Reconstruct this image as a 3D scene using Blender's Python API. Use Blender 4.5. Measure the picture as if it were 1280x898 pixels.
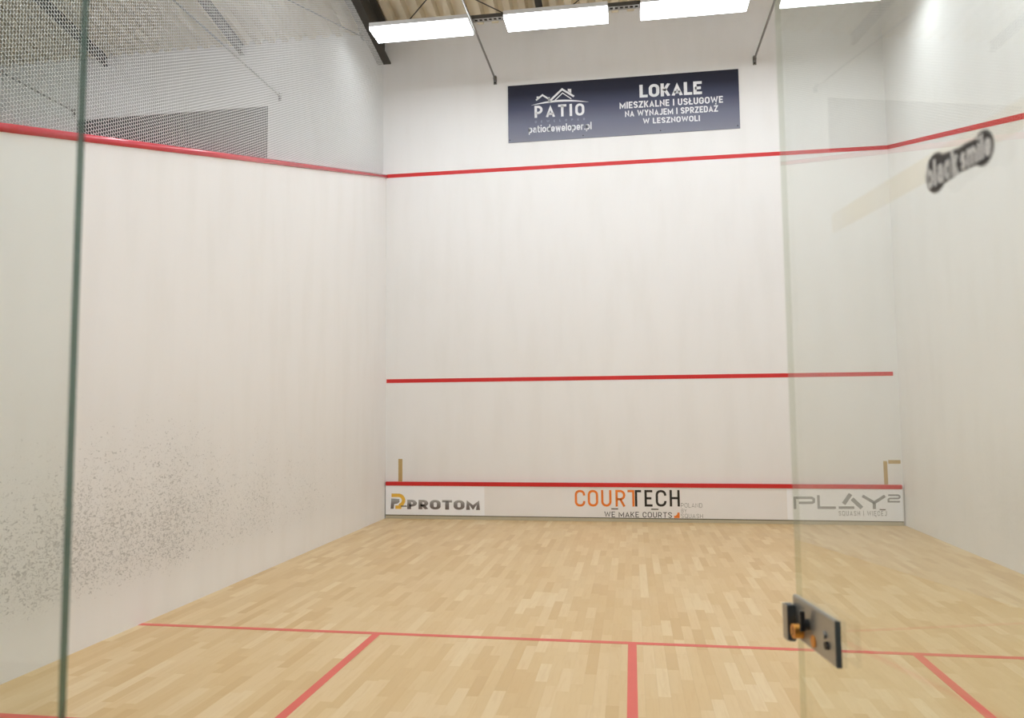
import bpy, bmesh, math, random
import numpy as np
from mathutils import Matrix, Vector

# ------------------------------------------------------------------ scene, camera, world, exposure
for o in list(bpy.data.objects):
    bpy.data.objects.remove(o, do_unlink=True)
scene = bpy.context.scene
COL = scene.collection
R = math.radians

# court frame: x to the right, y away from the camera (front wall at y = 0), z up, metres
CAM = Vector((3.2252, -10.5188, 1.3726))
YAW, PITCH, ROLL, FPX = -0.16769, 0.080086, -0.00792, 1022.08
fwd = Vector((math.sin(YAW) * math.cos(PITCH), math.cos(YAW) * math.cos(PITCH), math.sin(PITCH)))
rt = Vector((math.cos(YAW), -math.sin(YAW), 0))
up = rt.cross(fwd)
r2 = math.cos(ROLL) * rt + math.sin(ROLL) * up
u2 = -math.sin(ROLL) * rt + math.cos(ROLL) * up
cd = bpy.data.cameras.new('camera')
cam = bpy.data.objects.new('camera', cd); COL.objects.link(cam)
cam.matrix_world = Matrix(((r2.x, u2.x, -fwd.x, CAM.x), (r2.y, u2.y, -fwd.y, CAM.y), (r2.z, u2.z, -fwd.z, CAM.z), (0, 0, 0, 1)))
cd.sensor_width = 36.0; cd.sensor_fit = 'HORIZONTAL'
cd.lens = 36.0 * FPX / 1280.0
cd.shift_x = 24.7 / 1280.0; cd.shift_y = -14.68 / 1280.0
cd.clip_start = 0.02; cd.clip_end = 100
cd.dof.use_dof = True; cd.dof.focus_distance = 8.0; cd.dof.aperture_fstop = 4.8
scene.camera = cam

world = bpy.data.worlds.new('world'); scene.world = world; world.use_nodes = True
bg = world.node_tree.nodes['Background']
bg.inputs['Color'].default_value = (0.9, 0.95, 1, 1); bg.inputs['Strength'].default_value = 0.3

LAMP_STRENGTH = 14.8
vs = scene.view_settings
vs.view_transform = 'Standard'; vs.look = 'None'; vs.gamma = 1.0; vs.use_curve_mapping = False
vs.exposure = 0.0
scene.display_settings.display_device = 'sRGB'

# ------------------------------------------------------------------ helpers
def srgb(r, g, b):
    f = lambda c: (c / 255 / 12.92) if c / 255 <= 0.04045 else ((c / 255 + 0.055) / 1.055) ** 2.4
    return (f(r), f(g), f(b), 1.0)

class NT:
    """thin wrapper for building node trees"""
    def __init__(s, name):
        s.m = bpy.data.materials.new(name); s.m.use_nodes = True
        s.t = s.m.node_tree; s.t.nodes.clear()
        s.out = s.t.nodes.new('ShaderNodeOutputMaterial')
    def n(s, typ, **kw):
        nd = s.t.nodes.new(typ)
        for k, v in kw.items():
            if k.startswith('i_'):
                key = k[2:]
                key = int(key) if key.isdigit() else key.replace('_', ' ')
                if hasattr(v, 'is_output'): s.t.links.new(v, nd.inputs[key])
                else: nd.inputs[key].default_value = v
            else: setattr(nd, k, v)
        return nd
    def math(s, op, a, b=None, clamp=False):
        nd = s.t.nodes.new('ShaderNodeMath'); nd.operation = op; nd.use_clamp = clamp
        for i, v in enumerate((a, b)):
            if v is None: continue
            if hasattr(v, 'is_output'): s.t.links.new(v, nd.inputs[i])
            else: nd.inputs[i].default_value = v
        return nd.outputs[0]
    def mix(s, fac, a, b, mode='MIX'):
        nd = s.t.nodes.new('ShaderNodeMix'); nd.data_type = 'RGBA'; nd.blend_type = mode
        for k, v in ((0, fac), (6, a), (7, b)):
            if hasattr(v, 'is_output'): s.t.links.new(v, nd.inputs[k])
            else: nd.inputs[k].default_value = v
        return nd.outputs[2]
    def ramp(s, fac, stops, interp='LINEAR'):
        nd = s.t.nodes.new('ShaderNodeValToRGB'); cr = nd.color_ramp; cr.interpolation = interp
        while len(cr.elements) < len(stops): cr.elements.new(0.5)
        for e, (p, c) in zip(cr.elements, stops):
            e.position = p; e.color = c if len(c) == 4 else (*c, 1)
        s.t.links.new(fac, nd.inputs[0]); return nd.outputs[0]
    def smooth(s, v, a, b):
        nd = s.t.nodes.new('ShaderNodeMapRange'); nd.interpolation_type = 'SMOOTHSTEP'
        s.t.links.new(v, nd.inputs[0]); nd.inputs[1].default_value = a; nd.inputs[2].default_value = b
        return nd.outputs[0]
    def done(s, shader):
        s.t.links.new(shader, s.out.inputs[0]); return s.m
    def pr(s, base, rough=0.5, metal=0.0, spec=0.5, normal=None, **kw):
        p = s.n('ShaderNodeBsdfPrincipled')
        for k, v in (('Base Color', base), ('Roughness', rough), ('Metallic', metal), ('Specular IOR Level', spec)):
            if hasattr(v, 'is_output'): s.t.links.new(v, p.inputs[k])
            else: p.inputs[k].default_value = v
        if normal is not None: s.t.links.new(normal, p.inputs['Normal'])
        for k, v in kw.items(): p.inputs[k.replace('_', ' ')].default_value = v
        return p.outputs[0]

def plain(name, col, rough=0.5, metal=0.0, spec=0.5, var=0.06, scale=25):
    t = NT(name)
    co = t.n('ShaderNodeTexCoord').outputs['Object']
    nz = t.n('ShaderNodeTexNoise', i_Vector=co, i_Scale=scale, i_Detail=3.0).outputs[0]
    dark = tuple(c * (1 - 2 * var) for c in col[:3]) + (1,)
    c = t.mix(nz, col, dark)
    return t.done(t.pr(c, rough, metal, spec))

# ------------------------------------------------------------------ materials
def wall_mat(name, base, z_lo=0.2, z_hi=1.9, amount=1.0, y_near=0.5, y_far=-6.5):
    """painted plaster with rubber ball scuffs: specks crowd where the balls hit most"""
    t = NT(name)
    co = t.n('ShaderNodeTexCoord').outputs['Object']
    sp = t.n('ShaderNodeSeparateXYZ', i_0=co)
    big = t.n('ShaderNodeTexNoise', i_Vector=co, i_Scale=1.3, i_Detail=4.0).outputs[0]
    streak = t.n('ShaderNodeMapping', i_0=co); streak.inputs['Scale'].default_value = (3.0, 3.0, 0.6)
    st = t.n('ShaderNodeTexNoise', i_Vector=streak.outputs[0], i_Scale=1.4, i_Detail=5.0).outputs[0]
    # where balls land
    band = t.math('MULTIPLY', t.smooth(sp.outputs[2], z_lo - 0.15, z_lo + 0.22),
                  t.math('SUBTRACT', 1.0, t.smooth(sp.outputs[2], z_lo + 0.35, z_hi)))
    along = t.smooth(t.math('MULTIPLY', sp.outputs[1], -1.0), -y_near, -y_far)
    dens = t.math('MULTIPLY', band, t.math('ADD', t.math('MULTIPLY', along, 0.62), 0.30), clamp=True)
    dens = t.math('MULTIPLY', dens, t.math('ADD', t.math('MULTIPLY', big, 0.8), 0.62))
    stretch = t.n('ShaderNodeMapping', i_0=co); stretch.inputs['Scale'].default_value = (1.0, 0.6, 1.0)
    s1 = t.n('ShaderNodeTexNoise', i_Vector=stretch.outputs[0], i_Scale=58.0, i_Detail=3.0, i_Roughness=0.6, i_Distortion=1.3).outputs[0]
    thr = t.math('SUBTRACT', 0.80, t.math('MULTIPLY', dens, 0.30 * amount))
    speck = t.math('MULTIPLY', t.math('SUBTRACT', s1, thr), 22.0, clamp=True)
    s2 = t.n('ShaderNodeTexNoise', i_Vector=co, i_Scale=15.0, i_Detail=4.0, i_Distortion=2.0).outputs[0]
    thr2 = t.math('SUBTRACT', 0.86, t.math('MULTIPLY', dens, 0.28 * amount))
    speck2 = t.math('MULTIPLY', t.math('SUBTRACT', s2, thr2), 16.0, clamp=True)
    mark = t.math('MAXIMUM', speck, t.math('MULTIPLY', speck2, 0.45))
    tone = t.mix(t.math('MULTIPLY', t.smooth(st, 0.40, 0.72), 0.5), base, tuple(c * k for c, k in zip(base[:3], (0.95, 0.945, 0.93))) + (1,))
    tone = t.mix(t.math('MULTIPLY', dens, 0.26 * amount), tone, srgb(176, 171, 160))
    col = t.mix(t.math('MULTIPLY', mark, 0.42), tone, srgb(112, 108, 100))
    fine = t.n('ShaderNodeTexNoise', i_Vector=co, i_Scale=180.0, i_Detail=2.0).outputs[0]
    bmp = t.n('ShaderNodeBump', i_Strength=0.08, i_Distance=0.002, i_Height=fine)
    return t.done(t.pr(col, 0.55, 0, 0.3, bmp.outputs[0]))

M = {}
WHITE = srgb(240, 238, 235)
M['wall_left'] = wall_mat('left_wall_plaster', WHITE, amount=1.0, z_lo=0.22, z_hi=2.1)
M['wall_right'] = wall_mat('right_wall_plaster', WHITE, amount=0.75, y_near=-2.0, y_far=-5.0, z_hi=1.3)
M['wall_front'] = wall_mat('front_wall_plaster', WHITE, amount=0.35, y_near=3, y_far=4, z_hi=1.6)
M['paint'] = plain('white_wall_paint', srgb(240, 239, 236), 0.6, var=0.015, scale=2)
M['lobby'] = plain('lobby_wall_paint', srgb(225, 224, 221), 0.6, var=0.02, scale=2)
M['red'] = plain('red_court_paint', srgb(216, 40, 38), 0.45, var=0.05, scale=4)
M['red_floor'] = plain('faded_red_floor_paint', srgb(226, 96, 80), 0.4, var=0.06, scale=5)
M['red_trim'] = plain('red_wall_cap', srgb(220, 78, 90), 0.16, var=0.05, scale=4)
M['tin'] = plain('tin_paint', srgb(243, 239, 235), 0.5, var=0.03, scale=3)
M['sticker_white'] = plain('white_advert_film', srgb(250, 250, 252), 0.4, var=0.005)
M['base'] = plain('beige_base_strip', srgb(196, 186, 160), 0.5)
M['groove'] = plain('shadow_gap_tone', srgb(110, 104, 88), 0.8)
M['tape'] = plain('masking_tape', srgb(196, 166, 108), 0.7)
M['steel_dark'] = plain('dark_painted_steel', srgb(74, 70, 63), 0.5, 0.0, 0.4, scale=6)
M['steel_purlin'] = plain('purlin_steel', srgb(62, 59, 55), 0.5, 0.0, 0.4, scale=6)
M['steel_grey'] = plain('galvanised_steel', srgb(150, 147, 140), 0.4, 0.6)
M['black'] = plain('black_plastic', srgb(34, 32, 31), 0.5)
M['deck'] = plain('cream_roof_deck', srgb(230, 218, 192), 0.45, scale=1.5, var=0.05)
M['lamp_body'] = plain('lamp_housing', srgb(235, 235, 235), 0.4, var=0.01)
M['net'] = plain('white_net_cord', srgb(244, 243, 240), 0.7, var=0.02)
M['brass'] = plain('brass', srgb(222, 156, 70), 0.3, 0.8)
M['alu'] = plain('brushed_aluminium', srgb(176, 174, 168), 0.35, 0.75, var=0.04, scale=60)
M['alu_shaded'] = plain('shaded_lock_metal', srgb(92, 98, 100), 0.4, 0.6)  # shaded tone of the lock metal, put into the colour
M['copper'] = plain('copper_latch', srgb(196, 112, 80), 0.35, 0.6)
M['orange_tag'] = plain('orange_plastic', srgb(235, 150, 70), 0.5)
M['text_white'] = plain('white_print', srgb(238, 238, 240), 0.5, var=0.01)
M['text_dim'] = plain('dim_white_print', srgb(150, 155, 170), 0.5, var=0.01)
M['orange'] = plain('orange_print', srgb(240, 130, 40), 0.5, var=0.02)
M['ink'] = plain('black_print', srgb(42, 36, 28), 0.5, var=0.02)
M['ink_soft'] = plain('charcoal_print', srgb(70, 66, 62), 0.5, var=0.02)
M['grey_print'] = plain('grey_print', srgb(150, 147, 140), 0.5, var=0.02)
M['yellow'] = plain('amber_print', srgb(240, 190, 70), 0.5, var=0.02)
M['play_grey'] = plain('mid_grey_print', srgb(158, 158, 156), 0.5, var=0.02)
M['sticker_dark'] = plain('dark_brown_sticker', srgb(62, 54, 49), 0.45)
M['sticker_rim'] = plain('grey_sticker_rim', srgb(150, 146, 138), 0.45)
M['sticker_text'] = plain('pale_sticker_print', srgb(246, 244, 240), 0.5, var=0.01)

def steel_letters():
    t = NT('brushed_grey_print')
    co = t.n('ShaderNodeTexCoord').outputs['Object']
    z = t.n('ShaderNodeSeparateXYZ', i_0=co).outputs[2]
    c = t.ramp(t.smooth(z, 0.125, 0.25), [(0, srgb(118, 108, 104)), (0.5, srgb(132, 126, 124)), (1, srgb(168, 166, 162))])
    return t.done(t.pr(c, 0.5))
M['steel_print'] = steel_letters()

def banner_print():
    t = NT('navy_banner_print')
    co = t.n('ShaderNodeTexCoord').outputs['Object']
    z = t.n('ShaderNodeSeparateXYZ', i_0=co).outputs[2]
    f = t.math('MULTIPLY', t.math('SUBTRACT', z, 4.95), 1 / 0.78)
    c = t.ramp(f, [(0.0, srgb(132, 133, 146)), (0.30, srgb(112, 114, 132)), (0.58, srgb(72, 75, 98)), (0.82, srgb(36, 38, 56)), (1.0, srgb(34, 35, 50))])
    return t.done(t.pr(c, 0.45, 0, 0.3))
M['banner'] = banner_print()
M['banner_plain'] = plain('charcoal_banner', srgb(74, 78, 76), 0.5)

def wood():
    t = NT('maple_strip')
    co = t.n('ShaderNodeTexCoord').outputs['Object']
    rnd = t.math('FRACT', t.math('ADD', t.n('ShaderNodeNewGeometry').outputs['Random Per Island'],
                                 t.n('ShaderNodeObjectInfo').outputs['Random']))
    base = t.ramp(rnd, [(0.0, srgb(206, 172, 119)), (0.18, srgb(212, 180, 128)), (0.5, srgb(216, 186, 136)),
                        (0.82, srgb(220, 191, 143)), (1.0, srgb(226, 201, 157))])
    mp = t.n('ShaderNodeMapping', i_0=co); mp.inputs['Scale'].default_value = (26, 2.2, 26)
    t.t.links.new(t.math('MULTIPLY', rnd, 37.0), mp.inputs['Location'])
    grain = t.n('ShaderNodeTexNoise', i_Vector=mp.outputs[0], i_Scale=2.0, i_Detail=5.0, i_Distortion=0.6).outputs[0]
    c = t.mix(t.math('MULTIPLY', t.smooth(grain, 0.45, 0.75), 0.24), base, srgb(200, 160, 104))
    rg = t.n('ShaderNodeTexNoise', i_Vector=co, i_Scale=2.5, i_Detail=3.0).outputs[0]
    rough = t.math('ADD', t.math('MULTIPLY', rg, 0.12), 0.30)
    return t.done(t.pr(c, rough, 0, 0.32))
M['wood'] = wood()
M['subfloor'] = plain('dark_joint_subfloor', srgb(150, 116, 74), 0.8)
M['rubber'] = plain('dark_low_bounce_floor', srgb(84, 83, 82), 0.8)  # unseen floor, tone set dark so less light bounces to the deck
M['hall_grey'] = plain('low_bounce_grey_paint', srgb(176, 175, 172), 0.7, var=0.02, scale=2)  # unseen wall, grey chosen to hold down bounced light
M['lobby_floor'] = plain('grey_lobby_carpet', srgb(120, 118, 116), 0.9)

def glass(name, tint, refl=1.0):
    t = NT(name)
    tr = t.n('ShaderNodeBsdfTransparent', i_Color=(*tint, 1)).outputs[0]
    gl = t.n('ShaderNodeBsdfGlossy', i_Color=(1, 1, 1, 1), i_Roughness=0.0).outputs[0]
    bf = t.n('ShaderNodeNewGeometry').outputs['Backfacing']      # same reflectance from either side of a face
    fr = t.n('ShaderNodeFresnel', i_IOR=t.math('SUBTRACT', 1.5, t.math('MULTIPLY', bf, 1.5 - 1 / 1.5))).outputs[0]
    mx = t.n('ShaderNodeMixShader', i_0=t.math('MULTIPLY', fr, refl), i_1=tr, i_2=gl)
    return t.done(mx.outputs[0])
M['glass'] = glass('clear_toughened_glass', (0.950, 0.965, 0.948), 0.8)
def glass_edge(name, col, fac, tint=(0.72, 0.86, 0.78, 1)):
    t = NT(name)
    tr = t.n('ShaderNodeBsdfTransparent', i_Color=tint).outputs[0]
    d = t.pr(col, 0.15)
    mx = t.n('ShaderNodeMixShader', i_0=fac, i_1=tr, i_2=d)
    return t.done(mx.outputs[0])
M['glass_edge'] = glass_edge('green_glass_edge', srgb(58, 92, 78), 0.85)
M['door_edge'] = glass_edge('pale_door_edge', srgb(176, 176, 150), 0.16, (0.90, 0.93, 0.86, 1))
def film():
    t = NT('faded_yellow_film')
    tr = t.n('ShaderNodeBsdfTransparent').outputs[0]
    ty = t.n('ShaderNodeBsdfTransparent', i_Color=(0.995, 0.976, 0.938, 1)).outputs[0]
    co = t.n('ShaderNodeTexCoord').outputs['Object']
    nz = t.n('ShaderNodeTexNoise', i_Vector=co, i_Scale=5.0, i_Detail=2.0).outputs[0]
    mx = t.n('ShaderNodeMixShader', i_0=t.smooth(nz, 0.25, 0.7), i_1=tr, i_2=ty)
    return t.done(mx.outputs[0])
M['film'] = film()
def lampglow():
    t = NT('lit_lamp_diffuser')
    e = t.n('ShaderNodeEmission', i_Color=(0.885, 0.94, 1.0, 1), i_Strength=LAMP_STRENGTH)
    return t.done(e.outputs[0])
M['lamp'] = lampglow()

# ------------------------------------------------------------------ mesh helpers
def add_box(bm, x0, x1, y0, y1, z0, z1):
    v = [bm.verts.new(p) for p in ((x0, y0, z0), (x1, y0, z0), (x1, y1, z0), (x0, y1, z0),
                                   (x0, y0, z1), (x1, y0, z1), (x1, y1, z1), (x0, y1, z1))]
    fs = []
    for f in ((0, 3, 2, 1), (4, 5, 6, 7), (0, 1, 5, 4), (1, 2, 6, 5), (2, 3, 7, 6), (3, 0, 4, 7)):
        fs.append(bm.faces.new([v[i] for i in f]))
    return fs

def add_prism(bm, pts, axis, a, b):
    """extrude a 2-D outline along an axis ('x': pts are (y,z), 'y': (x,z), 'z': (x,y))"""
    def P(p, h):
        return {'x': (h, p[0], p[1]), 'y': (p[0], h, p[1]), 'z': (p[0], p[1], h)}[axis]
    A = [bm.verts.new(P(p, a)) for p in pts]; B = [bm.verts.new(P(p, b)) for p in pts]
    bm.faces.new(A); bm.faces.new(B[::-1])
    n = len(pts)
    for i in range(n):
        bm.faces.new((A[i], A[(i + 1) % n], B[(i + 1) % n], B[i]))
    bmesh.ops.recalc_face_normals(bm, faces=bm.faces[:])

def add_tube(bm, p, q, r, n=8):
    p, q = Vector(p), Vector(q); d = (q - p).normalized()
    a = d.orthogonal().normalized(); b = d.cross(a)
    ring = lambda c: [bm.verts.new(c + r * (math.cos(2 * math.pi * i / n) * a + math.sin(2 * math.pi * i / n) * b)) for i in range(n)]
    A, B = ring(p), ring(q)
    for i in range(n): bm.faces.new((A[i], A[(i + 1) % n], B[(i + 1) % n], B[i]))
    bm.faces.new(A[::-1]); bm.faces.new(B)

def add_poly(bm, pts, y, t=0.0012):
    """a thin printed shape in the x-z plane facing -y"""
    F = [bm.verts.new((p[0], y, p[1])) for p in pts]
    bm.faces.new(F)

def add_stroke(bm, pts, w, y):
    """flat mitred stroke along a polyline in the x-z plane"""
    P = [Vector(p) for p in pts]
    P = [p for i, p in enumerate(P) if i == 0 or (p - P[i - 1]).length > 1e-5]
    n = len(P); L, Rr = [], []
    for i in range(n):
        d0 = (P[i] - P[i - 1]).normalized() if i > 0 else None
        d1 = (P[i + 1] - P[i]).normalized() if i < n - 1 else None
        if d0 is None: d0 = d1
        if d1 is None: d1 = d0
        n0 = Vector((-d0.y, d0.x)); n1 = Vector((-d1.y, d1.x))
        m = (n0 + n1); m = m.normalized() if m.length > 1e-6 else n0
        k = (w / 2) / max(0.35, m.dot(n0))
        L.append(P[i] + m * k); Rr.append(P[i] - m * k)
    VL = [bm.verts.new((p.x, y, p.y)) for p in L]; VR = [bm.verts.new((p.x, y, p.y)) for p in Rr]
    for i in range(n - 1): bm.faces.new((VR[i], VR[i + 1], VL[i + 1], VL[i]))
    return VL + VR

def obj(name, bm, mat, parent=None, smooth=False):
    me = bpy.data.meshes.new(name); bm.to_mesh(me); bm.free()
    for m in (mat if isinstance(mat, (list, tuple)) else [mat]):
        me.materials.append(M[m] if isinstance(m, str) else m)
    if smooth:
        for p in me.polygons: p.use_smooth = True
    o = bpy.data.objects.new(name, me); COL.objects.link(o)
    if parent is not None: o.parent = parent
    return o

def tag(o, label, cat, group=None, kind=None):
    o['label'] = label; o['category'] = cat
    if group: o['group'] = group
    if kind: o['kind'] = kind
    return o

def empty(name, loc=(0, 0, 0), rz=0.0, parent=None):
    o = bpy.data.objects.new(name, None); COL.objects.link(o)
    o.location = loc; o.rotation_euler = (0, 0, rz); o.empty_display_size = 0.1
    if parent is not None: o.parent = parent
    return o

def box(name, b, mat, parent=None, bevel=0.0):
    bm = bmesh.new(); add_box(bm, *b)
    if bevel: bmesh.ops.bevel(bm, geom=bm.edges[:], offset=bevel, segments=2, affect='EDGES', clamp_overlap=True)
    return obj(name, bm, mat, parent)

def arc(cx, cz, rx, rz, a0, a1, n=8):
    return [(cx + rx * math.cos(R(a0 + (a1 - a0) * i / n)), cz + rz * math.sin(R(a0 + (a1 - a0) * i / n))) for i in range(n + 1)]

def rrect(x0, x1, z0, z1, r, a0=None):
    """closed rounded rectangle, clockwise from the middle of the right side"""
    m = (z0 + z1) / 2
    return [(x1, m)] + arc(x1 - r, z0 + r, r, r, 0, -90, 5) + arc(x0 + r, z0 + r, r, r, -90, -180, 5) + \
        arc(x0 + r, z1 - r, r, r, 180, 90, 5) + arc(x1 - r, z1 - r, r, r, 90, 0, 5) + [(x1, m)]

def glyph(c, k):
    """(width, strokes) of a sans letter of cap height 1; k is the stroke weight"""
    h = k / 2; T = 1 - h; B = h; m = 0.5; xh = 0.72; XT = xh - h
    L = h
    w = {'I': k, 'M': 0.86, 'W': 1.0, 'i': k, 'l': k, '.': k, ' ': 0.26, 'm': 0.88, 'w': 0.80, 'J': 0.52, 'L': 0.52, 'E': 0.54, 't': 0.40, 'r': 0.38,
         'k': 0.54, 's': 0.50, 'c': 0.52, 'Q': 0.68, 'O': 0.68, 'G': 0.66, 'A': 0.70, 'N': 0.66, 'Y': 0.66, 'V': 0.68, 'K': 0.62}.get(c, 0.62 if c.isupper() else 0.56)
    if c in 'Ł': w = 0.56
    if c in 'Ę': w = 0.54
    X = w - h; C = w / 2; r = min(0.25, (X - L) / 2 - 0.002); q = min(0.2, (X - L) / 2 - 0.002)
    G = {
        ' ': [], '.': [[(L, 0), (L, k)]],
        'A': [[(h * 0.9, 0), (C, 1 - h * 1.5), (w - h * 0.9, 0)], [(0.17, 0.27), (w - 0.17, 0.27)]],
        'B': [[(L, 0), (L, 1)], [(L, T), (X - 0.2, T)] + arc(X - 0.2, 0.75 - h / 2, 0.18, 0.25 - h / 2, 90, -90, 6) + [(L, m)], [(L, m), (X - 0.2, m)] + arc(X - 0.2, 0.25 + h / 2, 0.2, 0.25 - h / 2, 90, -90, 6) + [(L, B)]],
        'C': [[(X, 0.30)] + arc(X - r, B + r, r, r, 0, -90, 5) + arc(L + r, B + r, r, r, -90, -180, 5) + arc(L + r, T - r, r, r, 180, 90, 5) + arc(X - r, T - r, r, r, 90, 0, 5) + [(X, 0.70)]],
        'D': [[(L, m), (L, B), (X - r, B)] + arc(X - r, B + r, r, r, -90, 0, 5) + arc(X - r, T - r, r, r, 0, 90, 5) + [(L, T), (L, m)]],
        'E': [[(w, B), (L, B), (L, T), (w, T)], [(L, m), (w - 0.06, m)]],
        'G': [[(X, 0.70)] + arc(X - r, T - r, r, r, 0, 90, 5) + arc(L + r, T - r, r, r, 90, 180, 5) + arc(L + r, B + r, r, r, 180, 270, 5) + arc(X - r, B + r, r, r, -90, 0, 5) + [(X, 0.46), (C, 0.46)]],
        'H': [[(L, 0), (L, 1)], [(X, 0), (X, 1)], [(L, m), (X, m)]],
        'I': [[(L, 0), (L, 1)]],
        'J': [[(X, 1), (X, B + 0.2)] + arc(X - 0.2, B + 0.2, 0.2, 0.2, 0, -150, 7)],
        'K': [[(L, 0), (L, 1)], [(w - h * 0.9, 1), (L + h, 0.44)], [(L + 0.14, 0.56), (w - h * 0.9, 0)]],
        'L': [[(L, 1), (L, B), (w, B)]],
        'M': [[(L, 0), (L, T), (C, 0.22), (X, T), (X, 0)]],
        'N': [[(L, 0), (L, T - 0.01), (X, B + 0.01), (X, 1)]],
        'O': [rrect(L, X, B, T, r)],
        'P': [[(L, 0), (L, T), (X - 0.25, T)] + arc(X - 0.25, 0.70 - h / 2, 0.25, 0.30 - h / 2, 90, -90, 8) + [(L, 0.40)]],
        'Q': [rrect(L, X, B, T, r), [(C + 0.04, 0.24), (w, -0.04)]],
        'R': [[(L, 0), (L, T), (X - 0.25, T)] + arc(X - 0.25, 0.71 - h / 2, 0.25, 0.29 - h / 2, 90, -90, 8) + [(L, 0.42)], [(C - 0.02, 0.42), (w - h * 0.9, 0)]],
        'S': [[(X, 0.70)] + arc(C, 0.75 - h / 2, C - h, 0.25 - h / 2, 20, 180, 8) + [(C - 0.10, 0.53), (C + 0.10, 0.47)] + arc(C, 0.25 + h / 2, C - h, 0.25 - h / 2, 0, -160, 8)],
        'T': [[(0, T), (w, T)], [(C, 0), (C, T)]],
        'U': [[(L, 1), (L, B + r)] + arc(L + r, B + r, r, r, 180, 270, 5) + arc(X - r, B + r, r, r, -90, 0, 5) + [(X, 1)]],
        'V': [[(h * 0.9, 1), (C, h * 0.4), (w - h * 0.9, 1)]],
        'W': [[(h * 0.9, 1), (0.27, h * 0.6), (C, T - 0.08), (w - 0.27, h * 0.6), (w - h * 0.9, 1)]],
        'Y': [[(h * 0.9, 1), (C, 0.45), (w - h * 0.9, 1)], [(C, 0.47), (C, 0)]],
        'Z': [[(0.02, T), (X, T), (L, B), (w, B)]],
        'a': [[(X, 0), (X, XT - 0.15)] + arc(C, XT - 0.17, C - h, 0.17, 0, 150, 6), [(X, 0.42), (C, 0.42)] + arc(C - 0.03, 0.21 + h / 2, C - h - 0.03, 0.21 - h / 2, 90, 270, 6) + [(X, B + 0.08)]],
        'b': [[(L, 0), (L, 1)], rrect(L, X, B, XT, q)],
        'c': [[(X, 0.22)] + arc(X - q, B + q, q, q, 0, -90, 4) + arc(L + q, B + q, q, q, -90, -180, 4) + arc(L + q, XT - q, q, q, 180, 90, 4) + arc(X - q, XT - q, q, q, 90, 0, 4) + [(X, 0.50)]],
        'd': [[(X, 0), (X, 1)], rrect(L, X, B, XT, q)],
        'e': [[(L, 0.34), (X, 0.34), (X, XT - q)] + arc(X - q, XT - q, q, q, 0, 90, 4) + arc(L + q, XT - q, q, q, 90, 180, 4) + arc(L + q, B + q, q, q, 180, 270, 4) + arc(X - q, B + q, q, q, -90, -20, 4)],
        'i': [[(L, 0), (L, xh)], [(L, 0.84), (L, 1.0)]],
        'k': [[(L, 0), (L, 1)], [(w - h, xh), (L + h, 0.30)], [(L + 0.12, 0.42), (w - h, 0)]],
        'l': [[(L, 0), (L, 1)]],
        'm': [[(L, 0), (L, xh)], [(L, XT), (C - 0.14, XT), (C, XT - 0.14), (C, 0)], [(C, XT - 0.06), (C + 0.08, XT), (X - 0.14, XT), (X, XT - 0.14), (X, 0)]],
        'o': [rrect(L, X, B, XT, q)],
        'p': [[(L, -0.24), (L, xh)], rrect(L, X, B, XT, q)],
        'r': [[(L, 0), (L, xh)], [(L, XT - 0.12), (L + 0.14, XT), (w, XT)]],
        's': [[(X, XT - 0.10)] + arc(C, XT - 0.15, C - h, 0.15, 20, 180, 6) + [(C - 0.06, xh / 2 + 0.02), (C + 0.06, xh / 2 - 0.02)] + arc(C, B + 0.15, C - h, 0.15, 0, -160, 6)],
        't': [[(0, XT), (w, XT)], [(0.15, 0.92), (0.15, B + 0.12), (0.25, B), (w, B)]],
        'w': [[(h, xh), (0.22, h * 0.6), (C, XT - 0.05), (w - 0.22, h * 0.6), (w - h, xh)]],
    }
    if c == 'Ł': return w, [[(L + 0.04, 1), (L + 0.04, B), (w, B)], [(-0.06, 0.36), (0.34, 0.62)]]
    if c == 'Ę': return w, G['E'.upper()] + [[(w - 0.10, 0), (w - 0.18, -0.14), (w - 0.02, -0.20)]]
    if c == 'Ż': return glyph('Z', k)[0], glyph('Z', k)[1] + [[(0.31 - h, 1.14 + h), (0.31 + h, 1.14 + h)]]
    return w, G[c]

def lettering(s, x0, x1, z0, z1, y, mat, parent, k=0.17, gap=0.10, name='lettering', tilt=0.0):
    """a line of print in the x-z plane: baseline z0, cap height z1, fitted to the width x0..x1 (tilt: rise of the baseline)"""
    x = 0.0; strokes = []
    for c in s:
        w, st = glyph(c, k)
        strokes += [(c, [(px + x, pz) for px, pz in pl]) for pl in st]; x += w + gap
    x -= gap; sx = (x1 - x0) / x; sz = z1 - z0
    bm = bmesh.new()
    for c, pl in strokes:
        vs_ = add_stroke(bm, pl, k, 0.0)
        if c in 'AMNVWZKYR':
            for v in vs_: v.co.z = min(1.0, max(0.0, v.co.z))
    for v in bm.verts:
        f = v.co.x / x
        v.co = (x0 + v.co.x * sx, y, z0 + v.co.z * sz + tilt * f)
    o = obj(name, bm, mat, parent)
    if sz < 0.10: o['kind'] = 'stuff'      # letters too small to pick apart
    return o

# ------------------------------------------------------------------ dimensions
W, LEN = 6.4, 9.75                 # court width, court length
H0, RISE = 6.62, 0.177             # roof height at the front wall, roof slope towards the camera
YB = -13.2                         # lobby end
XN = -6.52                         # far side of the neighbouring court
roof = lambda y: H0 - RISE * y     # y is negative towards the camera
out_z = lambda y: 4.57 + (4.57 - 2.13) / LEN * y   # lower edge of the side wall out line
GH = 2.36                          # height of the glass back wall

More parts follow.
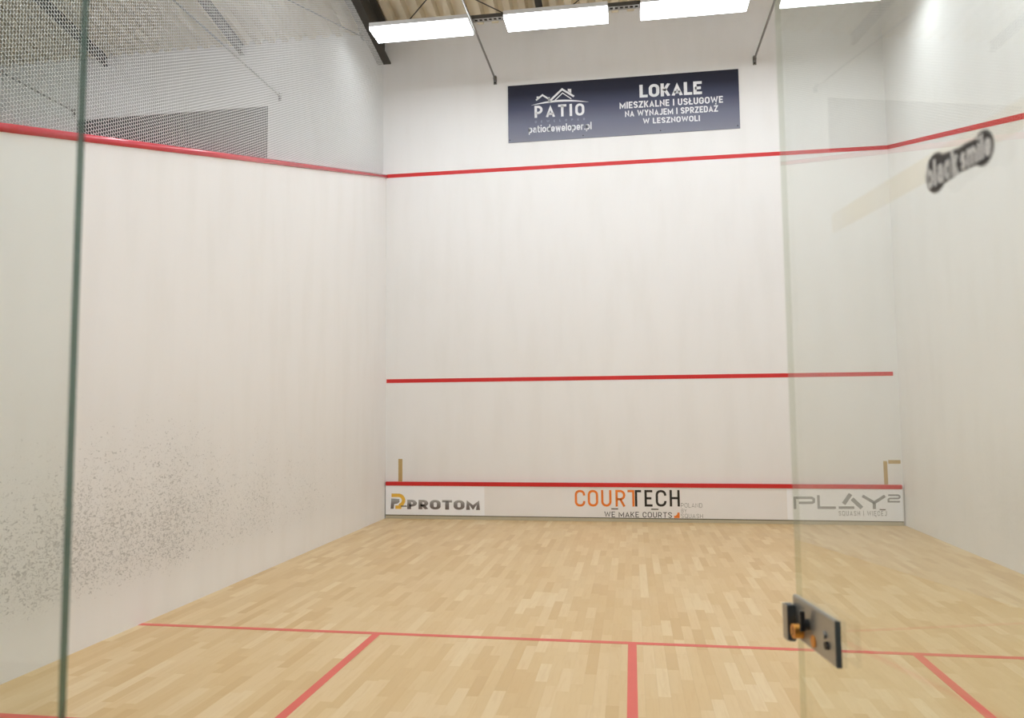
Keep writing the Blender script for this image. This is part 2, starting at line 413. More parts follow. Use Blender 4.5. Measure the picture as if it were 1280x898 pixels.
# ------------------------------------------------------------------ the setting
wf = box('wall_front', (XN, W + 0.2, 0.0, 0.25, -0.1, H0 + 0.05), 'wall_front')
tag(wf, 'tall white front wall of the court with two red lines', 'wall', kind='structure')
box('out_line', (0.012, W, -0.003, 0.001, 4.57, 4.62), 'red', wf)
box('service_line', (0.012, W - 0.06, -0.003, 0.001, 1.78, 1.83), 'red', wf)

bm = bmesh.new()
add_prism(bm, [(0.0, -0.1), (YB, -0.1), (YB, roof(YB) + 0.05), (0.0, H0 + 0.05)], 'x', W, W + 0.2)
wr = tag(obj('wall_right', bm, 'wall_right'), 'white side wall seen through the open glass door', 'wall', kind='structure')
bm = bmesh.new()
add_prism(bm, [(0.0, out_z(0)), (-LEN, out_z(-LEN)), (-LEN, out_z(-LEN) + 0.05), (0.0, out_z(0) + 0.05)], 'x', W - 0.003, W + 0.001)
obj('out_line', bm, 'red', wr)

bm = bmesh.new()
add_prism(bm, [(0.0, -0.1), (-LEN, -0.1), (-LEN, out_z(-LEN)), (0.0, out_z(0))], 'x', -0.1, 0.0)
wl = tag(obj('wall_left', bm, 'wall_left'), 'scuffed white side wall with sloping top below the netting', 'wall', kind='structure')
bm = bmesh.new()
sec = [(-0.1, 0.05), (-0.1, 0.0)] + [(0.024 * math.sin(R(a_)), 0.025 - 0.025 * math.cos(R(a_))) for a_ in range(0, 181, 15)]
A_ = [bm.verts.new((px, 0.0, out_z(0) + pz)) for px, pz in sec]; B_ = [bm.verts.new((px, -LEN, out_z(-LEN) + pz)) for px, pz in sec]
for i in range(len(sec)): bm.faces.new((A_[i], A_[(i + 1) % len(sec)], B_[(i + 1) % len(sec)], B_[i]))
bm.faces.new(A_[::-1]); bm.faces.new(B_); bmesh.ops.recalc_face_normals(bm, faces=bm.faces[:])
for f in bm.faces: f.smooth = len(f.verts) == 4
obj('red_cap', bm, 'red_trim', wl, smooth=False)

bm = bmesh.new()
add_prism(bm, [(0.0, -0.1), (YB, -0.1), (YB, roof(YB) + 0.05), (0.0, H0 + 0.05)], 'x', XN - 0.2, XN)
tag(obj('wall_far_left', bm, 'hall_grey'), 'unseen neighbouring side wall, greyed to cut bounced light', 'wall', kind='structure')
tag(box('wall_lobby', (XN - 0.2, W + 0.2, YB - 0.2, YB, -0.1, roof(YB) + 0.1), 'lobby'), 'plain lobby wall behind the courts', 'wall', kind='structure')

# corrugated roof deck, ribs run down the slope
bm = bmesh.new(); prof = []; x = XN - 0.2; pitch = 0.2
while x < W + 0.2:
    prof += [(x, 0.0), (x + 0.085, 0.0), (x + 0.110, 0.095), (x + 0.175, 0.095)]; x += pitch
prev = None
for px, dz in prof:
    a = bm.verts.new((px, 0.3, roof(0.3) + dz)); b = bm.verts.new((px, YB - 0.2, roof(YB - 0.2) + dz))
    if prev: bm.faces.new((prev[0], a, b, prev[1]))
    prev = (a, b)
r = bmesh.ops.extrude_face_region(bm, geom=bm.faces[:])
bmesh.ops.translate(bm, verts=[v for v in r['geom'] if isinstance(v, bmesh.types.BMVert)], vec=(0, 0, 0.13))
bmesh.ops.recalc_face_normals(bm, faces=bm.faces[:])
tag(obj('ceiling', bm, 'deck'), 'cream corrugated metal roof deck above the courts', 'ceiling', kind='structure')

# ------------------------------------------------------------------ floor: maple strips
fl = tag(box('floor', (0.0, W, -LEN, 0.0, -0.12, -0.010), 'subfloor'), 'maple strip floor of the squash court', 'floor', kind='structure')
tag(box('floor_lobby', (XN, W, YB, -LEN, -0.12, -0.002), 'lobby_floor'), 'grey lobby floor outside the glass wall', 'floor', kind='structure')
tag(box('floor_neighbour', (XN, -0.1, -LEN, 0.0, -0.12, 0.0), 'rubber'), 'unseen neighbouring floor, darkened to cut light bounced to the roof', 'floor', kind='structure')
rng = random.Random(4)
SW = W / 104.0; LENS = (0.30, 0.375, 0.45, 0.525)
def plank_mesh(L):
    bm = bmesh.new(); g = 0.0001; c = 0.0002; a, b = SW / 2 - g, L / 2 - g
    lo = [bm.verts.new((sx * a, sy * b, -0.010)) for sx, sy in ((-1, -1), (1, -1), (1, 1), (-1, 1))]
    md = [bm.verts.new((sx * a, sy * b, -c)) for sx, sy in ((-1, -1), (1, -1), (1, 1), (-1, 1))]
    hi = [bm.verts.new((sx * (a - c), sy * (b - c), 0)) for sx, sy in ((-1, -1), (1, -1), (1, 1), (-1, 1))]
    for A, B in ((lo, md), (md, hi)):
        for i in range(4): bm.faces.new((A[i], A[(i + 1) % 4], B[(i + 1) % 4], B[i]))
    bm.faces.new(hi)
    me = bpy.data.meshes.new('plank'); bm.to_mesh(me); bm.free(); me.materials.append(M['wood']); return me
pm = {L: plank_mesh(L) for L in LENS}
planks = []
for i in range(104):
    x = (i + 0.5) * SW; y = -rng.random() * 0.3; first = True
    y = 0.0; L = None
    k = 0
    while y > -LEN + 1e-6:
        L = rng.choice(LENS)
        if k == 0: L = rng.uniform(0.1, 0.5)
        if LEN + y < L + 0.12: L = LEN + y
        planks.append((x, y - L / 2, L)); y -= L; k += 1
def visible_near(p):
    x, y, L = p
    return p[2] in pm and -6.35 < y and abs(x - (3.0 + 0.0)) < 3.3 and y + L / 2 < -4.9
cand = sorted([p for p in planks if visible_near(p)], key=lambda p: p[1])
# nearest strips in view; skip those left of the picture's edge
def in_view(p):
    d = Vector((p[0], p[1], 0)) - CAM
    w = d.dot(fwd); u = 615.3 + FPX * d.dot(r2) / w; v = 434.3 - FPX * d.dot(u2) / w
    return 0 < u < 1280 and v < 898
near = [p for p in cand if in_view(p)][:300]
near_set = set(near)
for x, y, L in near:
    o = bpy.data.objects.new('plank', pm[L]); COL.objects.link(o); o.location = (x, y, 0); o.parent = fl
V, F = [], []
for p in planks:
    if p in near_set: continue
    x, y, L = p; a, b = SW / 2 - 0.0001, L / 2 - 0.0001; n = len(V)
    V += [(x - a, y - b, -0.01), (x + a, y - b, -0.01), (x + a, y + b, -0.01), (x - a, y + b, -0.01),
          (x - a, y - b, 0), (x + a, y - b, 0), (x + a, y + b, 0), (x - a, y + b, 0)]
    F += [(n + 4, n + 5, n + 6, n + 7), (n, n + 1, n + 5, n + 4), (n + 1, n + 2, n + 6, n + 5), (n + 2, n + 3, n + 7, n + 6), (n + 3, n, n + 4, n + 7)]
me = bpy.data.meshes.new('plank_field'); me.from_pydata(V, [], F); me.materials.append(M['wood'])
pf = bpy.data.objects.new('plank_field', me); COL.objects.link(pf); pf.parent = fl; pf['kind'] = 'stuff'
# painted floor lines
LZ = (0.0002, 0.0012)
box('short_line', (0.0, W, -5.49, -5.44, *LZ), 'red_floor', fl)
box('half_court_line', (W / 2 - 0.025, W / 2 + 0.025, -LEN, -5.49, *LZ), 'red_floor', fl)
for s in (0, 1):
    xx = 1.6 if s == 0 else W - 1.65
    box('service_box_line', (xx, xx + 0.05, -7.04, -5.49, *LZ), 'red_floor', fl)
    x0, x1 = (0.0, 1.65) if s == 0 else (W - 1.65, W)
    box('service_box_back_line', (x0, x1, -7.09, -7.04, *LZ), 'red_floor', fl)

# ------------------------------------------------------------------ roof steel
def i_beam(name, x, zt, h, wd, tf, tw, mat, y1=YB, top=None):
    """I-section running up the roof slope, top flange under the deck"""
    bm = bmesh.new()
    sec = [(-wd / 2, 0), (wd / 2, 0), (wd / 2, tf), (tw / 2, tf), (tw / 2, h - tf), (wd / 2, h - tf), (wd / 2, h), (-wd / 2, h),
           (-wd / 2, h - tf), (-tw / 2, h - tf), (-tw / 2, tf), (-wd / 2, tf)]
    A = [bm.verts.new((x + a, 0.0, zt(0.0) - h + b)) for a, b in sec]
    B = [bm.verts.new((x + a, y1, zt(y1) - h + b)) for a, b in sec]
    for i in range(12): bm.faces.new((A[i], A[(i + 1) % 12], B[(i + 1) % 12], B[i]))
    bm.faces.new(A[::-1]); bm.faces.new(B)
    bmesh.ops.recalc_face_normals(bm, faces=bm.faces[:])
    return obj(name, bm, mat)
beam = i_beam('roof_beam', -0.03, lambda y: roof(y) - 0.002, 0.45, 0.19, 0.015, 0.010, 'steel_dark')
tag(beam, 'dark steel roof beam running above the netting to the front wall', 'beam', kind='structure')
# clamp on the beam
cl = empty('beam_clamp', parent=beam)
yc = -0.62; zc = roof(yc) - 0.45
box('clamp_jaw', (-0.150, -0.11, yc - 0.05, yc + 0.05, zc - 0.03, zc + 0.05), 'black', cl, 0.006)
bm = bmesh.new(); add_tube(bm, (-0.145, yc - 0.03, zc), (-0.145, yc - 0.13, zc + 0.07), 0.014)
obj('clamp_bolt', bm, 'black', cl)
for x, lab in ((-4.26, 'slim dark roof purlin over the far half of the neighbouring court'), (-2.13, 'slim dark roof purlin seen through the middle of the netting'),
               (2.155, 'slim dark roof purlin above the second lamp'), (4.3, 'slim dark roof purlin above the third lamp')):
    p = i_beam('roof_purlin', x, lambda y: roof(y) - 0.002, 0.14, 0.07, 0.01, 0.008, 'steel_purlin')
    tag(p, lab, 'purlin', 'roof purlins', 'structure')
# cross bracing rods under the deck
def rod(x0, y0, x1, y1, lab, dz=0.16):
    bm = bmesh.new(); add_tube(bm, (x0, y0, roof(y0) - dz), (x1, y1, roof(y1) - dz), 0.008, 6)
    o = obj('bracing_rod', bm, 'steel_purlin'); tag(o, lab, 'rod', 'roof bracing rods')
rod(0.07, -0.04, 2.10, -2.27, 'thin bracing rod under the deck rising from the dark beam')
rod(2.11, -0.08, 0.07, -2.10, 'thin bracing rod under the deck meeting the purlin above second lamp', 0.20)
rod(2.20, -0.04, 4.25, -2.20, 'short visible bracing rod just past the purlin above second lamp')
rod(-0.14, -0.02, -2.08, -2.4, 'thin bracing rod ending at the clamp on the dark beam')

# ------------------------------------------------------------------ lamps on rails
def rail(x, lab):
    e = tag(empty('lamp_rail', (x, 0, 5.84)), lab, 'rail', 'lamp rails')
    bm = bmesh.new(); add_tube(bm, (0, -0.02, 0), (0, YB, 0), 0.013, 10)
    bmesh.ops.translate(bm, verts=bm.verts[:], vec=(0, 0, 0)); obj('rod', bm, 'steel_grey', e, True)
    bm = bmesh.new()
    add_box(bm, -0.022, 0.022, -0.008, 0.0, -0.075, 0.035)
    add_box(bm, -0.020, 0.020, -0.05, -0.008, -0.012, 0.03)
    obj('wall_bracket', bm, 'steel_grey', e)
    bm = bmesh.new(); add_tube(bm, (0, -0.008, -0.055), (0, -0.018, -0.055), 0.011, 8); obj('bracket_bolt', bm, 'steel_purlin', e)
rail(1.514, 'grey rod bracketed to the front wall beside the first lamp')
rail(4.863, 'grey rod bracketed to the front wall between third and fourth lamps')
rail(-1.551, 'thin rod behind the netting ending above the neighbouring banner corner')
rail(-4.76, 'thin rod behind the netting near the edge of the glass')

CX = (0.914, 2.48, 3.995, 5.507); LL, LW = 1.16, 0.36
lamp_proto = None
def lamp(x, y, z=5.82):
    global lamp_proto
    if lamp_proto is None:
        e = empty('ceiling_lamp', (0, 0, 0))
        bm = bmesh.new()
        t = 0.004
        add_box(bm, -LL / 2, LL / 2, -LW / 2, LW / 2, 0.010, 0.05)
        for sx in (-1, 1):
            add_box(bm, min(sx * LL / 2, sx * (LL / 2 - t)), max(sx * LL / 2, sx * (LL / 2 - t)), -LW / 2, LW / 2, 0.0, 0.010)
            add_box(bm, -LL / 2 + t, LL / 2 - t, min(sx * LW / 2, sx * (LW / 2 - t)), max(sx * LW / 2, sx * (LW / 2 - t)), 0.0, 0.010)
        obj('housing', bm, 'lamp_body', e)
        bm = bmesh.new()
        add_box(bm, -LL / 2 + t, LL / 2 - t, -LW / 2 + t, LW / 2 - t, -0.030, 0.009)
        obj('diffuser', bm, 'lamp', e)
        lamp_proto = e
    else:
        e = lamp_proto.copy(); COL.objects.link(e)
        for ch in list(lamp_proto.children):
            c = ch.copy(); COL.objects.link(c); c.parent = e
    e.location = (x, y, z); return e
names = ('lit white ceiling lamp overlapping the dark beam', 'lit white ceiling lamp above the house logo of the banner',
         'lit white ceiling lamp above the right half of the banner', 'lit white ceiling lamp seen beside the edge of the glass door')
ROWS = (-1.60, -4.1, -6.6, -9.1); NROWS = (-2.9, -5.3); NZ = 6.70
for r_, y in enumerate(ROWS):
    for k, x in enumerate(CX):
        e = lamp(x, y)
        tag(e, names[k] if r_ == 0 else 'lit white ceiling lamp of the rows outside the picture over this court', 'lamp',
            'lamps of the front row' if r_ == 0 else 'lamps over the court outside the picture')
    for k, x in enumerate(CX):
        if r_ >= len(NROWS): continue
        e = lamp(x - 6.5, NROWS[r_], NZ)  # unseen lamps, added to brighten the neighbouring front wall
        tag(e, 'unseen lamp added over the neighbouring court to light its front wall', 'lamp', 'added lamps over the neighbouring court')
for x in (-4.6, -1.4, 1.8, 5.0):
    tag(lamp(x, -11.6), 'lit white ceiling lamp over the lobby', 'lamp', 'lamps over the lobby')

# perforated channel that carries a lamp row
def channel(x0, x1, y, lab, grp, z=5.872, hung=False):
    e = tag(empty('lamp_channel', (0, y, z)), lab, 'channel', grp)
    if hung:
        for hx in (x0 + 0.8, x1 - 0.8):
            bm = bmesh.new(); add_tube(bm, (hx, 0, 0.0), (hx, 0, roof(y) - z), 0.006, 6); obj('hanger', bm, 'steel_grey', e)
    bm = bmesh.new(); h = 0.045
    add_box(bm, x0, x1, -0.045, -0.041, 0, h); add_box(bm, x0, x1, 0.041, 0.045, 0, h)
    obj('side_flange', bm, 'steel_dark', e)
    bm = bmesh.new()
    add_box(bm, x0, x1, -0.041, -0.022, 0, 0.003); add_box(bm, x0, x1, 0.022, 0.041, 0, 0.003)
    n = int((x1 - x0) / 0.055)
    for i in range(n):
        xx = x0 + i * 0.055; add_box(bm, xx, xx + 0.022, -0.022, 0.022, 0, 0.003)
    obj('perforated_web', bm, 'steel_grey', e)
channel(0.42, 6.33, ROWS[0], 'dark perforated steel channel linking the four lamps in view', 'lamp channels')
channel(0.12, 6.33, ROWS[1], 'perforated steel channel of the second lamp row', 'lamp channels')
channel(0.12, 6.33, ROWS[2], 'perforated steel channel of the third lamp row', 'lamp channels')
channel(0.12, 6.33, ROWS[3], 'perforated steel channel of the fourth lamp row', 'lamp channels')
for i, y in enumerate(NROWS):
    channel(XN + 0.1, -0.2, y, ('first', 'second')[i] + ' unseen channel carrying the lamps added over the neighbouring court', 'lamp channels', NZ + 0.052, True)
channel(XN + 0.1, W - 0.1, -11.6, 'perforated steel channel carrying the lobby lamps', 'lamp channels')

# ------------------------------------------------------------------ netting over the left wall
def build_net(x=-0.04, cell=0.0235, r=0.0024, y_end=-8.2):
    s = cell / math.sqrt(3); k = 1.17          # hexagons standing in upright columns, a little wider than tall
    dy = 1.5 * s * k
    cols = int(-y_end / dy); rows = int(6.0 / cell)
    y0 = -0.012
    J, K = np.meshgrid(np.arange(cols), np.arange(rows), indexing='ij')
    cy = y0 - dy * (J + 0.5); cz = 2.2 + cell * (K + 0.5 * (J % 2))
    # three strands from each hexagon: the top side and the two sides on the left
    def pt(a, b): return np.stack([cy + a * k, cz + b], -1)
    a = pt(s / 2, cell / 2); b = pt(-s / 2, cell / 2); c = pt(-s, 0); d = pt(-s / 2, -cell / 2)
    segs = np.concatenate([np.stack([a, b], -2).reshape(-1, 2, 2), np.stack([b, c], -2).reshape(-1, 2, 2), np.stack([c, d], -2).reshape(-1, 2, 2)])
    mid = segs.mean(1)
    lo = 4.57 + (2.44 / LEN) * mid[:, 0] + 0.05; hi = H0 - RISE * mid[:, 0] - 0.455
    keep = (mid[:, 1] > lo) & (mid[:, 1] < np.minimum(hi, lo + 3.0)) & (mid[:, 0] < -0.01)
    segs = segs[keep]
    n = len(segs)
    d = segs[:, 1] - segs[:, 0]; d /= np.linalg.norm(d, axis=1, keepdims=True)
    nrm = np.stack([-d[:, 1], d[:, 0]], 1)
    verts = np.zeros((n, 6, 3), np.float32)
    for e in (0, 1):
        P = segs[:, e]
        for k, ang in enumerate((90, 210, 330)):
            ca, sa = math.cos(R(ang)) * r, math.sin(R(ang)) * r
            verts[:, e * 3 + k, 0] = x + sa
            verts[:, e * 3 + k, 1:] = P + nrm * ca
    base = (np.arange(n) * 6)[:, None]
    q = np.concatenate([base + np.array([[k, (k + 1) % 3, 3 + (k + 1) % 3, 3 + k]]) for k in range(3)], 1).reshape(-1)
    me = bpy.data.meshes.new('netting'); nf = n * 3
    me.vertices.add(n * 6); me.vertices.foreach_set('co', verts.ravel())
    me.loops.add(nf * 4); me.loops.foreach_set('vertex_index', q.astype(np.int32))
    me.polygons.add(nf); me.polygons.foreach_set('loop_start', np.arange(0, nf * 4, 4, dtype=np.int32))
    me.update(calc_edges=True); me.validate()
    me.materials.append(M['net'])
    o = bpy.data.objects.new('court_netting', me); COL.objects.link(o)
    o['kind'] = 'stuff'
    return tag(o, 'white small-mesh netting stretched above the sloping red wall cap', 'netting', kind='stuff')
build_net()

# ------------------------------------------------------------------ banners
def make_banner(x0, x1, z0, z1, lab, printed=True):
    e = tag(empty('advert_banner', (0, -0.001, 0)), lab, 'banner', 'navy advertising banners')
    box('board', (x0, x1, -0.008, 0, z0, z1), 'banner' if printed else 'banner_plain', e)
    for px in (x0 + 0.02, x0 + 0.99, x1 - 0.99, x1 - 0.03):
        for pz in (z0 + 0.035, z1 - 0.03):
            bm = bmesh.new(); add_tube(bm, (px, -0.008, pz), (px, -0.010, pz), 0.008, 8); obj('screw', bm, 'black', e)
    if not printed: return
    y = -0.0092; o = x0 - 1.686; t = -0.010
    lettering('LOKALE', 3.414 + o, 4.202 + o, 5.440, 5.612, y, 'text_white', e, 0.21, 0.08, tilt=t)
    lettering('MIESZKALNE I USŁUGOWE', 3.154 + o, 4.459 + o, 5.309, 5.398, y, 'text_white', e, 0.19, 0.11, tilt=t)
    lettering('NA WYNAJEM I SPRZEDAŻ', 3.222 + o, 4.394 + o, 5.196, 5.280, y, 'text_white', e, 0.19, 0.11, tilt=t)
    lettering('W LESZNOWOLI', 3.450 + o, 4.167 + o, 5.088, 5.163, y, 'text_white', e, 0.19, 0.12, tilt=t)
    lettering('PATIO', 2.040 + o, 2.697 + o, 5.266, 5.430, y, 'text_white', e, 0.19, 0.24, tilt=t)
    lettering('DEWELOPER', 2.045 + o, 2.704 + o, 5.197, 5.226, y, 'text_dim', e, 0.17, 1.5, tilt=-0.005)
    lettering('patiodeweloper.pl', 1.958 + o, 2.787 + o, 5.066, 5.165, y, 'text_white', e, 0.16, 0.11, tilt=-0.003)
    bm = bmesh.new(); S = lambda pts, w: add_stroke(bm, [(a + o, b) for a, b in pts], w, y)
    S([(2.235, 5.475), (2.409, 5.630), (2.565, 5.520)], 0.026)                      # large roof
    S([(2.30, 5.475), (2.415, 5.578), (2.53, 5.490)], 0.013)
    S([(2.062, 5.505), (2.148, 5.570), (2.240, 5.505)], 0.022)                      # small roof
    S([(2.235, 5.475), (2.235, 5.535)], 0.022)
    add_poly(bm, [(a + o, b) for a, b in ((2.485, 5.60), (2.53, 5.565), (2.53, 5.625), (2.485, 5.63))], y)      # chimneys
    add_poly(bm, [(a + o, b) for a, b in ((2.07, 5.51), (2.10, 5.535), (2.10, 5.555), (2.07, 5.555))], y)
    arc_u, arc_l = [], []
    for i in range(15):                                                              # ground swoosh under the roofs
        f = i / 14; xx = 2.000 + f * 0.755; zz = 5.428 + 0.052 * math.sin(math.pi * (0.08 + 0.84 * f)) - 0.010 * f
        th = 0.013 * math.sin(math.pi * f) + 0.001
        arc_u.append((xx + o, zz + th)); arc_l.append((xx + o, zz - th))
    for i in range(14): add_poly(bm, [arc_l[i], arc_l[i + 1], arc_u[i + 1], arc_u[i]], y)
    obj('house_logo', bm, 'text_white', e)
make_banner(1.686, 4.660, 4.950, 5.728, 'navy banner with white house logo and lettering high on the front wall')
make_banner(-4.700, -1.726, 4.950, 5.700, 'dark banner half hidden behind the netting on the neighbouring front wall', False)

# ------------------------------------------------------------------ tin board along the foot of the front wall
tin = tag(empty('tin_board', (0, 0, 0)), 'low white tin board with red top strip and adverts along the floor', 'tin board')
YT = -0.030
box('board', (0.012, 6.378, YT, -0.002, 0.052, 0.430), 'tin', tin)
box('base_strip', (0.012, 6.378, YT + 0.004, -0.002, 0.001, 0.040), 'base', tin)
box('shadow_gap', (0.012, 6.378, YT + 0.008, -0.002, 0.040, 0.052), 'groove', tin)  # dark strip stands in for shade in the groove under the board
bm = bmesh.new(); add_box(bm, 0.012, 6.374, YT - 0.012, -0.002, 0.430, 0.480)
bmesh.ops.bevel(bm, geom=bm.edges[:], offset=0.006, segments=2, affect='EDGES'); obj('red_strip', bm, 'red', tin)
box_slot = lambda a, b, z: box('slot', (a, b, YT - 0.004, YT + 0.002, z - 0.007, z + 0.007), 'groove', tin)
for a, b, z in ((0.218, 0.300, 0.164), (2.947, 3.033, 0.160), (3.440, 3.528, 0.161), (6.111, 6.178, 0.187)): box_slot(a, b, z)
# advert film, left end
pl = box('advert_panel', (0.014, 1.332, YT - 0.0015, YT, 0.054, 0.424), 'sticker_white', tin)
pl['label'] = 'white advert panel reading PROTOM'
y = YT - 0.0022
lettering('PROTOM', 0.306, 1.272, 0.126, 0.247, y, 'steel_print', pl, 0.24, 0.10)
bm = bmesh.new()
path = [(0.092, 0.303), (0.190, 0.303)] + arc(0.190, 0.238, 0.066, 0.065, 80, -70, 8) + [(0.205, 0.150), (0.145, 0.150)]
add_stroke(bm, path, 0.046, y)
obj('amber_logo', bm, 'yellow', pl)
bm = bmesh.new()
add_poly(bm, [(0.080, 0.128), (0.122, 0.128), (0.128, 0.190), (0.170, 0.195), (0.200, 0.215), (0.200, 0.255), (0.090, 0.262)], y - 0.0004)
obj('grey_logo', bm, 'steel_print', pl)
# advert film, right end
pr_ = box('advert_panel', (5.060, 6.374, YT - 0.0015, YT, 0.054, 0.424), 'sticker_white', tin)
pr_['label'] = 'white advert panel reading PLAY with raised 2'
bm = bmesh.new(); S = lambda pts, w=0.036: add_stroke(bm, pts, w, y)
S([(5.150, 0.184), (5.150, 0.318), (5.345, 0.320), (5.368, 0.305), (5.368, 0.272), (5.345, 0.260), (5.195, 0.258)], 0.030)
S([(5.423, 0.351), (5.423, 0.203), (5.618, 0.204)], 0.030)
S([(5.791, 0.369), (5.708, 0.250)], 0.046); S([(5.650, 0.206), (5.827, 0.208)], 0.030); S([(5.805, 0.312), (5.912, 0.204)], 0.046)
S([(5.924, 0.348), (6.054, 0.268), (6.177, 0.350)], 0.034); S([(6.053, 0.275), (6.053, 0.194)], 0.036)
S([(6.212, 0.358), (6.325, 0.359), (6.340, 0.347), (6.340, 0.333), (6.325, 0.321), (6.228, 0.320), (6.214, 0.309), (6.214, 0.282), (6.341, 0.283)], 0.020)
obj('lettering', bm, 'play_grey', pr_)
lettering('SQUASH I WIĘCEJ', 5.646, 6.188, 0.110, 0.167, y, 'play_grey', pr_, 0.13, 0.26, tilt=0.005)
# centre lettering straight on the board
y = YT - 0.0008
def glyphs(spec, mat, w=0.028):
    bm = bmesh.new()
    for pts in spec: add_stroke(bm, pts, w, y)
    return obj('lettering', bm, mat, tin)
def gC(x0, x1, z0, z1, rr=0.045):
    h = 0.014; x0 += h; x1 -= h; z0 += h; z1 -= h
    return [(x1, z0 + 0.055), (x1, z0 + rr)] + arc(x1 - rr, z0 + rr, rr, rr, 0, -90, 4)[1:] + arc(x0 + rr, z0 + rr, rr, rr, -90, -180, 4) + \
        arc(x0 + rr, z1 - rr, rr, rr, 180, 90, 4) + arc(x1 - rr, z1 - rr, rr, rr, 90, 0, 4) + [(x1, z1 - 0.055)]
def gO(x0, x1, z0, z1, rr=0.045):
    h = 0.014; x0 += h; x1 -= h; z0 += h; z1 -= h; m = (z0 + z1) / 2
    return [(x1, m), (x1, z0 + rr)] + arc(x1 - rr, z0 + rr, rr, rr, 0, -90, 4)[1:] + arc(x0 + rr, z0 + rr, rr, rr, -90, -180, 4) + \
        arc(x0 + rr, z1 - rr, rr, rr, 180, 90, 4) + arc(x1 - rr, z1 - rr, rr, rr, 90, 0, 4) + [(x1, m)]
h = 0.014
glyphs([gC(2.494, 2.625, 0.184, 0.391), gO(2.657, 2.787, 0.186, 0.392),
        [(2.824 + h, 0.393)] + arc(2.8885, 0.250, 0.0505, 0.050, 180, 360, 8) + [(2.953 - h, 0.393)],
        [(3.003 + h, 0.189), (3.003 + h, 0.381), (3.07, 0.381)] + arc(3.062, 0.331, 0.050, 0.050, 80, -80, 6) + [(3.045, 0.281), (3.003 + h, 0.281)],
        [(3.060, 0.285), (3.112, 0.190)],
        [(3.153, 0.382), (3.238 - h, 0.382), (3.238 - h, 0.191)]], 'orange')
glyphs([[(3.321, 0.382), (3.243 + h, 0.382), (3.243 + h, 0.192)],
        [(3.458, 0.207), (3.361 + h, 0.207), (3.361 + h, 0.383), (3.458, 0.383)], [(3.361 + h, 0.295), (3.445, 0.295)],
        gC(3.498, 3.628, 0.195, 0.398),
        [(3.668 + h, 0.197), (3.668 + h, 0.400)], [(3.790 - h, 0.198), (3.790 - h, 0.400)], [(3.668 + h, 0.300), (3.790 - h, 0.300)]], 'ink')
lettering('WE MAKE COURTS', 2.861, 3.691, 0.058, 0.126, y, 'ink_soft', tin, 0.13, 0.17)
glyphs([[(3.717, 0.070), (3.770, 0.070), (3.770, 0.124)]], 'orange', 0.028)
bm = bmesh.new(); add_poly(bm, [(3.735, 0.084), (3.756, 0.084), (3.756, 0.104)], y); obj('corner_mark', bm, 'orange', tin)
lettering('POLAND', 3.802, 4.058, 0.186, 0.241, y, 'grey_print', tin, 0.09, 0.2)
lettering('BY', 3.806, 3.871, 0.123, 0.170, y, 'grey_print', tin, 0.09, 0.2)
lettering('SQUASH', 3.800, 4.063, 0.058, 0.110, y, 'grey_print', tin, 0.09, 0.2)

# ------------------------------------------------------------------ tape marks on the front wall
def tape(name, b, lab):
    o = tag(box(name, b, 'tape'), lab, 'tape', 'tape marks above the tin')
tape('tape_strip', (0.176, 0.231, -0.0012, -0.0002, 0.481, 0.775), 'upright ochre tape strip above the PROTOM advert')
tape('tape_strip', (6.184, 6.228, -0.0012, -0.0002, 0.481, 0.760), 'upright ochre tape strip above the PLAY advert')
tape('tape_strip', (6.240, 6.378, -0.0012, -0.0002, 0.728, 0.772), 'short level ochre tape strip in the corner above the PLAY advert')

# ------------------------------------------------------------------ glass back wall with open door
def pane(name, b, parent, edge_mat='glass_edge', edge_axes='x'):
    bm = bmesh.new(); fs = add_box(bm, *b); bm.normal_update()
    dims = [b[1] - b[0], b[3] - b[2], b[5] - b[4]]; thin = dims.index(min(dims))
    for f in fs:
        k = max(range(3), key=lambda i: abs(f.normal[i])); f.material_index = 0 if k == thin else 1
    return obj(name, bm, ['glass', edge_mat], parent)
wb = tag(empty('wall_back', (0, -LEN, 0)), 'clear glass back wall with a green edged panel beside the doorway', 'glass wall', kind='structure')
XE = 2.655
pane('glass_panel', (0.003, XE, -0.012, 0.0, 0.003, GH), wb)
pane('glass_panel', (3.70, W - 0.003, -0.012, 0.0, 0.003, GH), wb)
for xf in (2.544, 3.80):
    pane('glass_fin', (xf - 0.012, xf, -0.27, -0.014, 0.003, GH), wb)
    for z in (0.3, 1.695, 2.2):
        bm = bmesh.new(); add_tube(bm, (xf, -0.035, z), (xf + 0.010, -0.035, z), 0.013, 12)
        obj('fin_fitting', bm, 'orange_tag' if abs(z - 1.695) < 0.01 else 'alu', wb, True)

AL = R(8.5); DW = 0.95
EX, EY = 3.5350, -8.8104
door = tag(empty('door_1', (EX, EY, 0), -(math.pi / 2 - AL)), 'open frameless glass door with a metal lock and a dark sticker', 'door', kind='structure')
pane('glass_pane', (0.0, DW, 0.0, 0.012, 0.015, GH), door, 'door_edge')
lock = empty('lock', parent=door); lock['label'] = 'grey metal lock with brass cylinder on the door edge'
box('lock_plate', (0.004, 0.212, -0.009, 0.0, 0.937, 1.016), 'alu', lock, 0.002)
box('shaded_end_face', (0.212, 0.2145, -0.0088, -0.0002, 0.938, 1.015), 'alu_shaded', lock)  # dark sheet paints the shaded near end of the plate
box('latch_case', (-0.004, 0.022, -0.024, -0.009, 0.930, 0.998), 'alu_shaded', lock, 0.002)
box('lit_case_face', (-0.006, 0.020, -0.0262, -0.024, 0.930, 0.998), 'alu', lock, 0.0008)  # paler sheet paints the lit side of the darkened latch case
box('latch_bolt', (-0.022, -0.004, -0.010, 0.002, 0.962, 0.974), 'copper', lock, 0.003)
bm = bmesh.new(); add_tube(bm, (0.050, -0.009, 0.957), (0.050, -0.026, 0.957), 0.0135, 20)
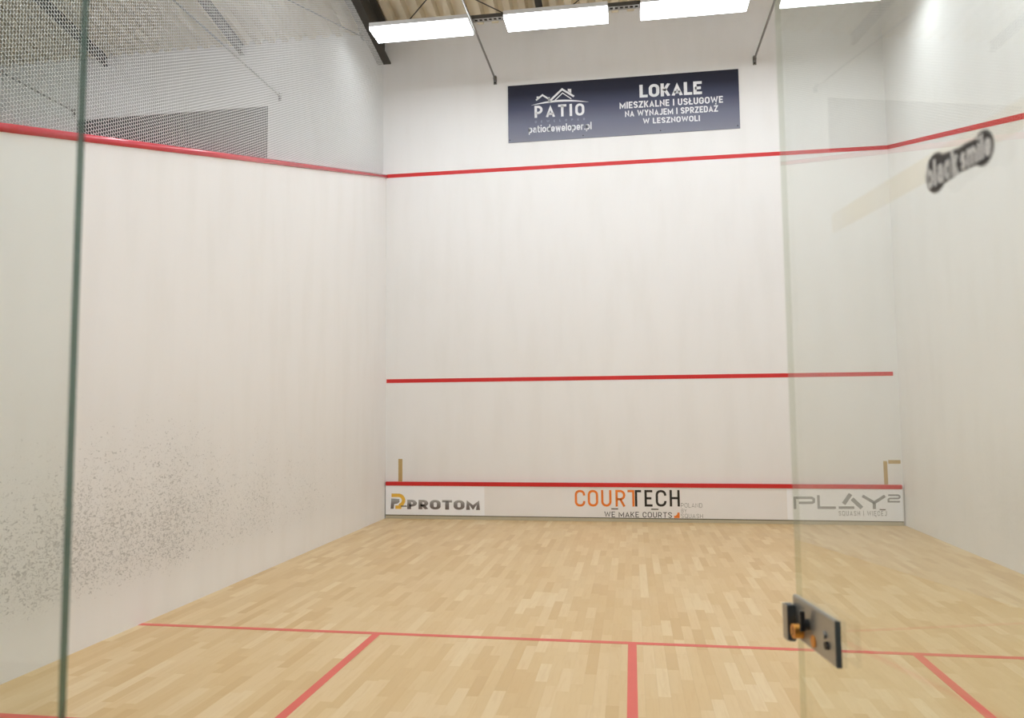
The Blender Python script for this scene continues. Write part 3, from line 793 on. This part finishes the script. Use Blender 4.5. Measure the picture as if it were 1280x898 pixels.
cyl = obj('key_cylinder', bm, 'brass', lock); box('key_slot', (0.0490, 0.0512, -0.0266, -0.024, 0.949, 0.965), 'black', lock)
bm = bmesh.new(); add_tube(bm, (0.086, -0.009, 0.978), (0.086, -0.018, 0.978), 0.010, 16)
add_box(bm, 0.083, 0.089, -0.024, -0.016, 0.966, 1.002); obj('thumb_turn', bm, 'black', lock)
bm = bmesh.new(); add_tube(bm, (0.110, -0.009, 0.954), (0.110, -0.0112, 0.954), 0.011, 18); obj('rose', bm, 'brass', lock)
for sx, sz in ((0.165, 0.980), (0.176, 0.965)):
    bm = bmesh.new(); add_tube(bm, (sx, -0.009, sz), (sx, -0.0135, sz), 0.007, 14)
    obj('screw', bm, 'alu' if sz > 0.97 else 'black', lock)
# hinges (pivot fittings) at the jamb
for z in (0.02, GH - 0.09):
    box('pivot_fitting', (DW - 0.16, DW, -0.014, 0.026, z, z + 0.07), 'alu', door, 0.003)
# faded film band and dumbbell sticker
box('film_band', (0.25, DW, -0.0006, -0.0001, 1.674, 1.708), 'film', door)
def dumbbell(grow):
    c0, r0, c1, r1 = (0.5925, 1.679), 0.0265 + grow, (0.6975, 1.677), 0.0215 + grow
    nk = 0.0150 + grow
    up_ = arc(*c0, r0, r0, 300, 60, 18)[::1]
    pts = []
    pts += [(c0[0] + r0 * math.cos(R(a)), c0[1] + r0 * math.sin(R(a))) for a in np.linspace(48, 312, 22)]
    mid = [(0.632, 1.679 - nk - 0.003), (0.648, 1.678 - nk), (0.664, 1.678 - nk - 0.001)]
    pts += mid
    pts += [(c1[0] + r1 * math.cos(R(a)), c1[1] + r1 * math.sin(R(a))) for a in np.linspace(-132, 132, 20)]
    pts += [(x, 2 * 1.6785 - z) for x, z in mid[::-1]]
    return pts
st = None
bm = bmesh.new(); add_prism(bm, dumbbell(0.0), 'y', -0.0012, -0.0007); st = obj('sticker', bm, 'sticker_rim', door)
st['label'] = 'dark dumbbell shaped sticker reading black smile'
bm = bmesh.new(); add_prism(bm, dumbbell(-0.0022), 'y', -0.0016, -0.0012); obj('dark_field', bm, 'sticker_dark', st)
lettering('black', 0.570, 0.646, 1.662, 1.697, -0.0020, 'sticker_text', st, 0.22, 0.07)
lettering('smile', 0.651, 0.715, 1.664, 1.694, -0.0020, 'sticker_text', st, 0.22, 0.07)
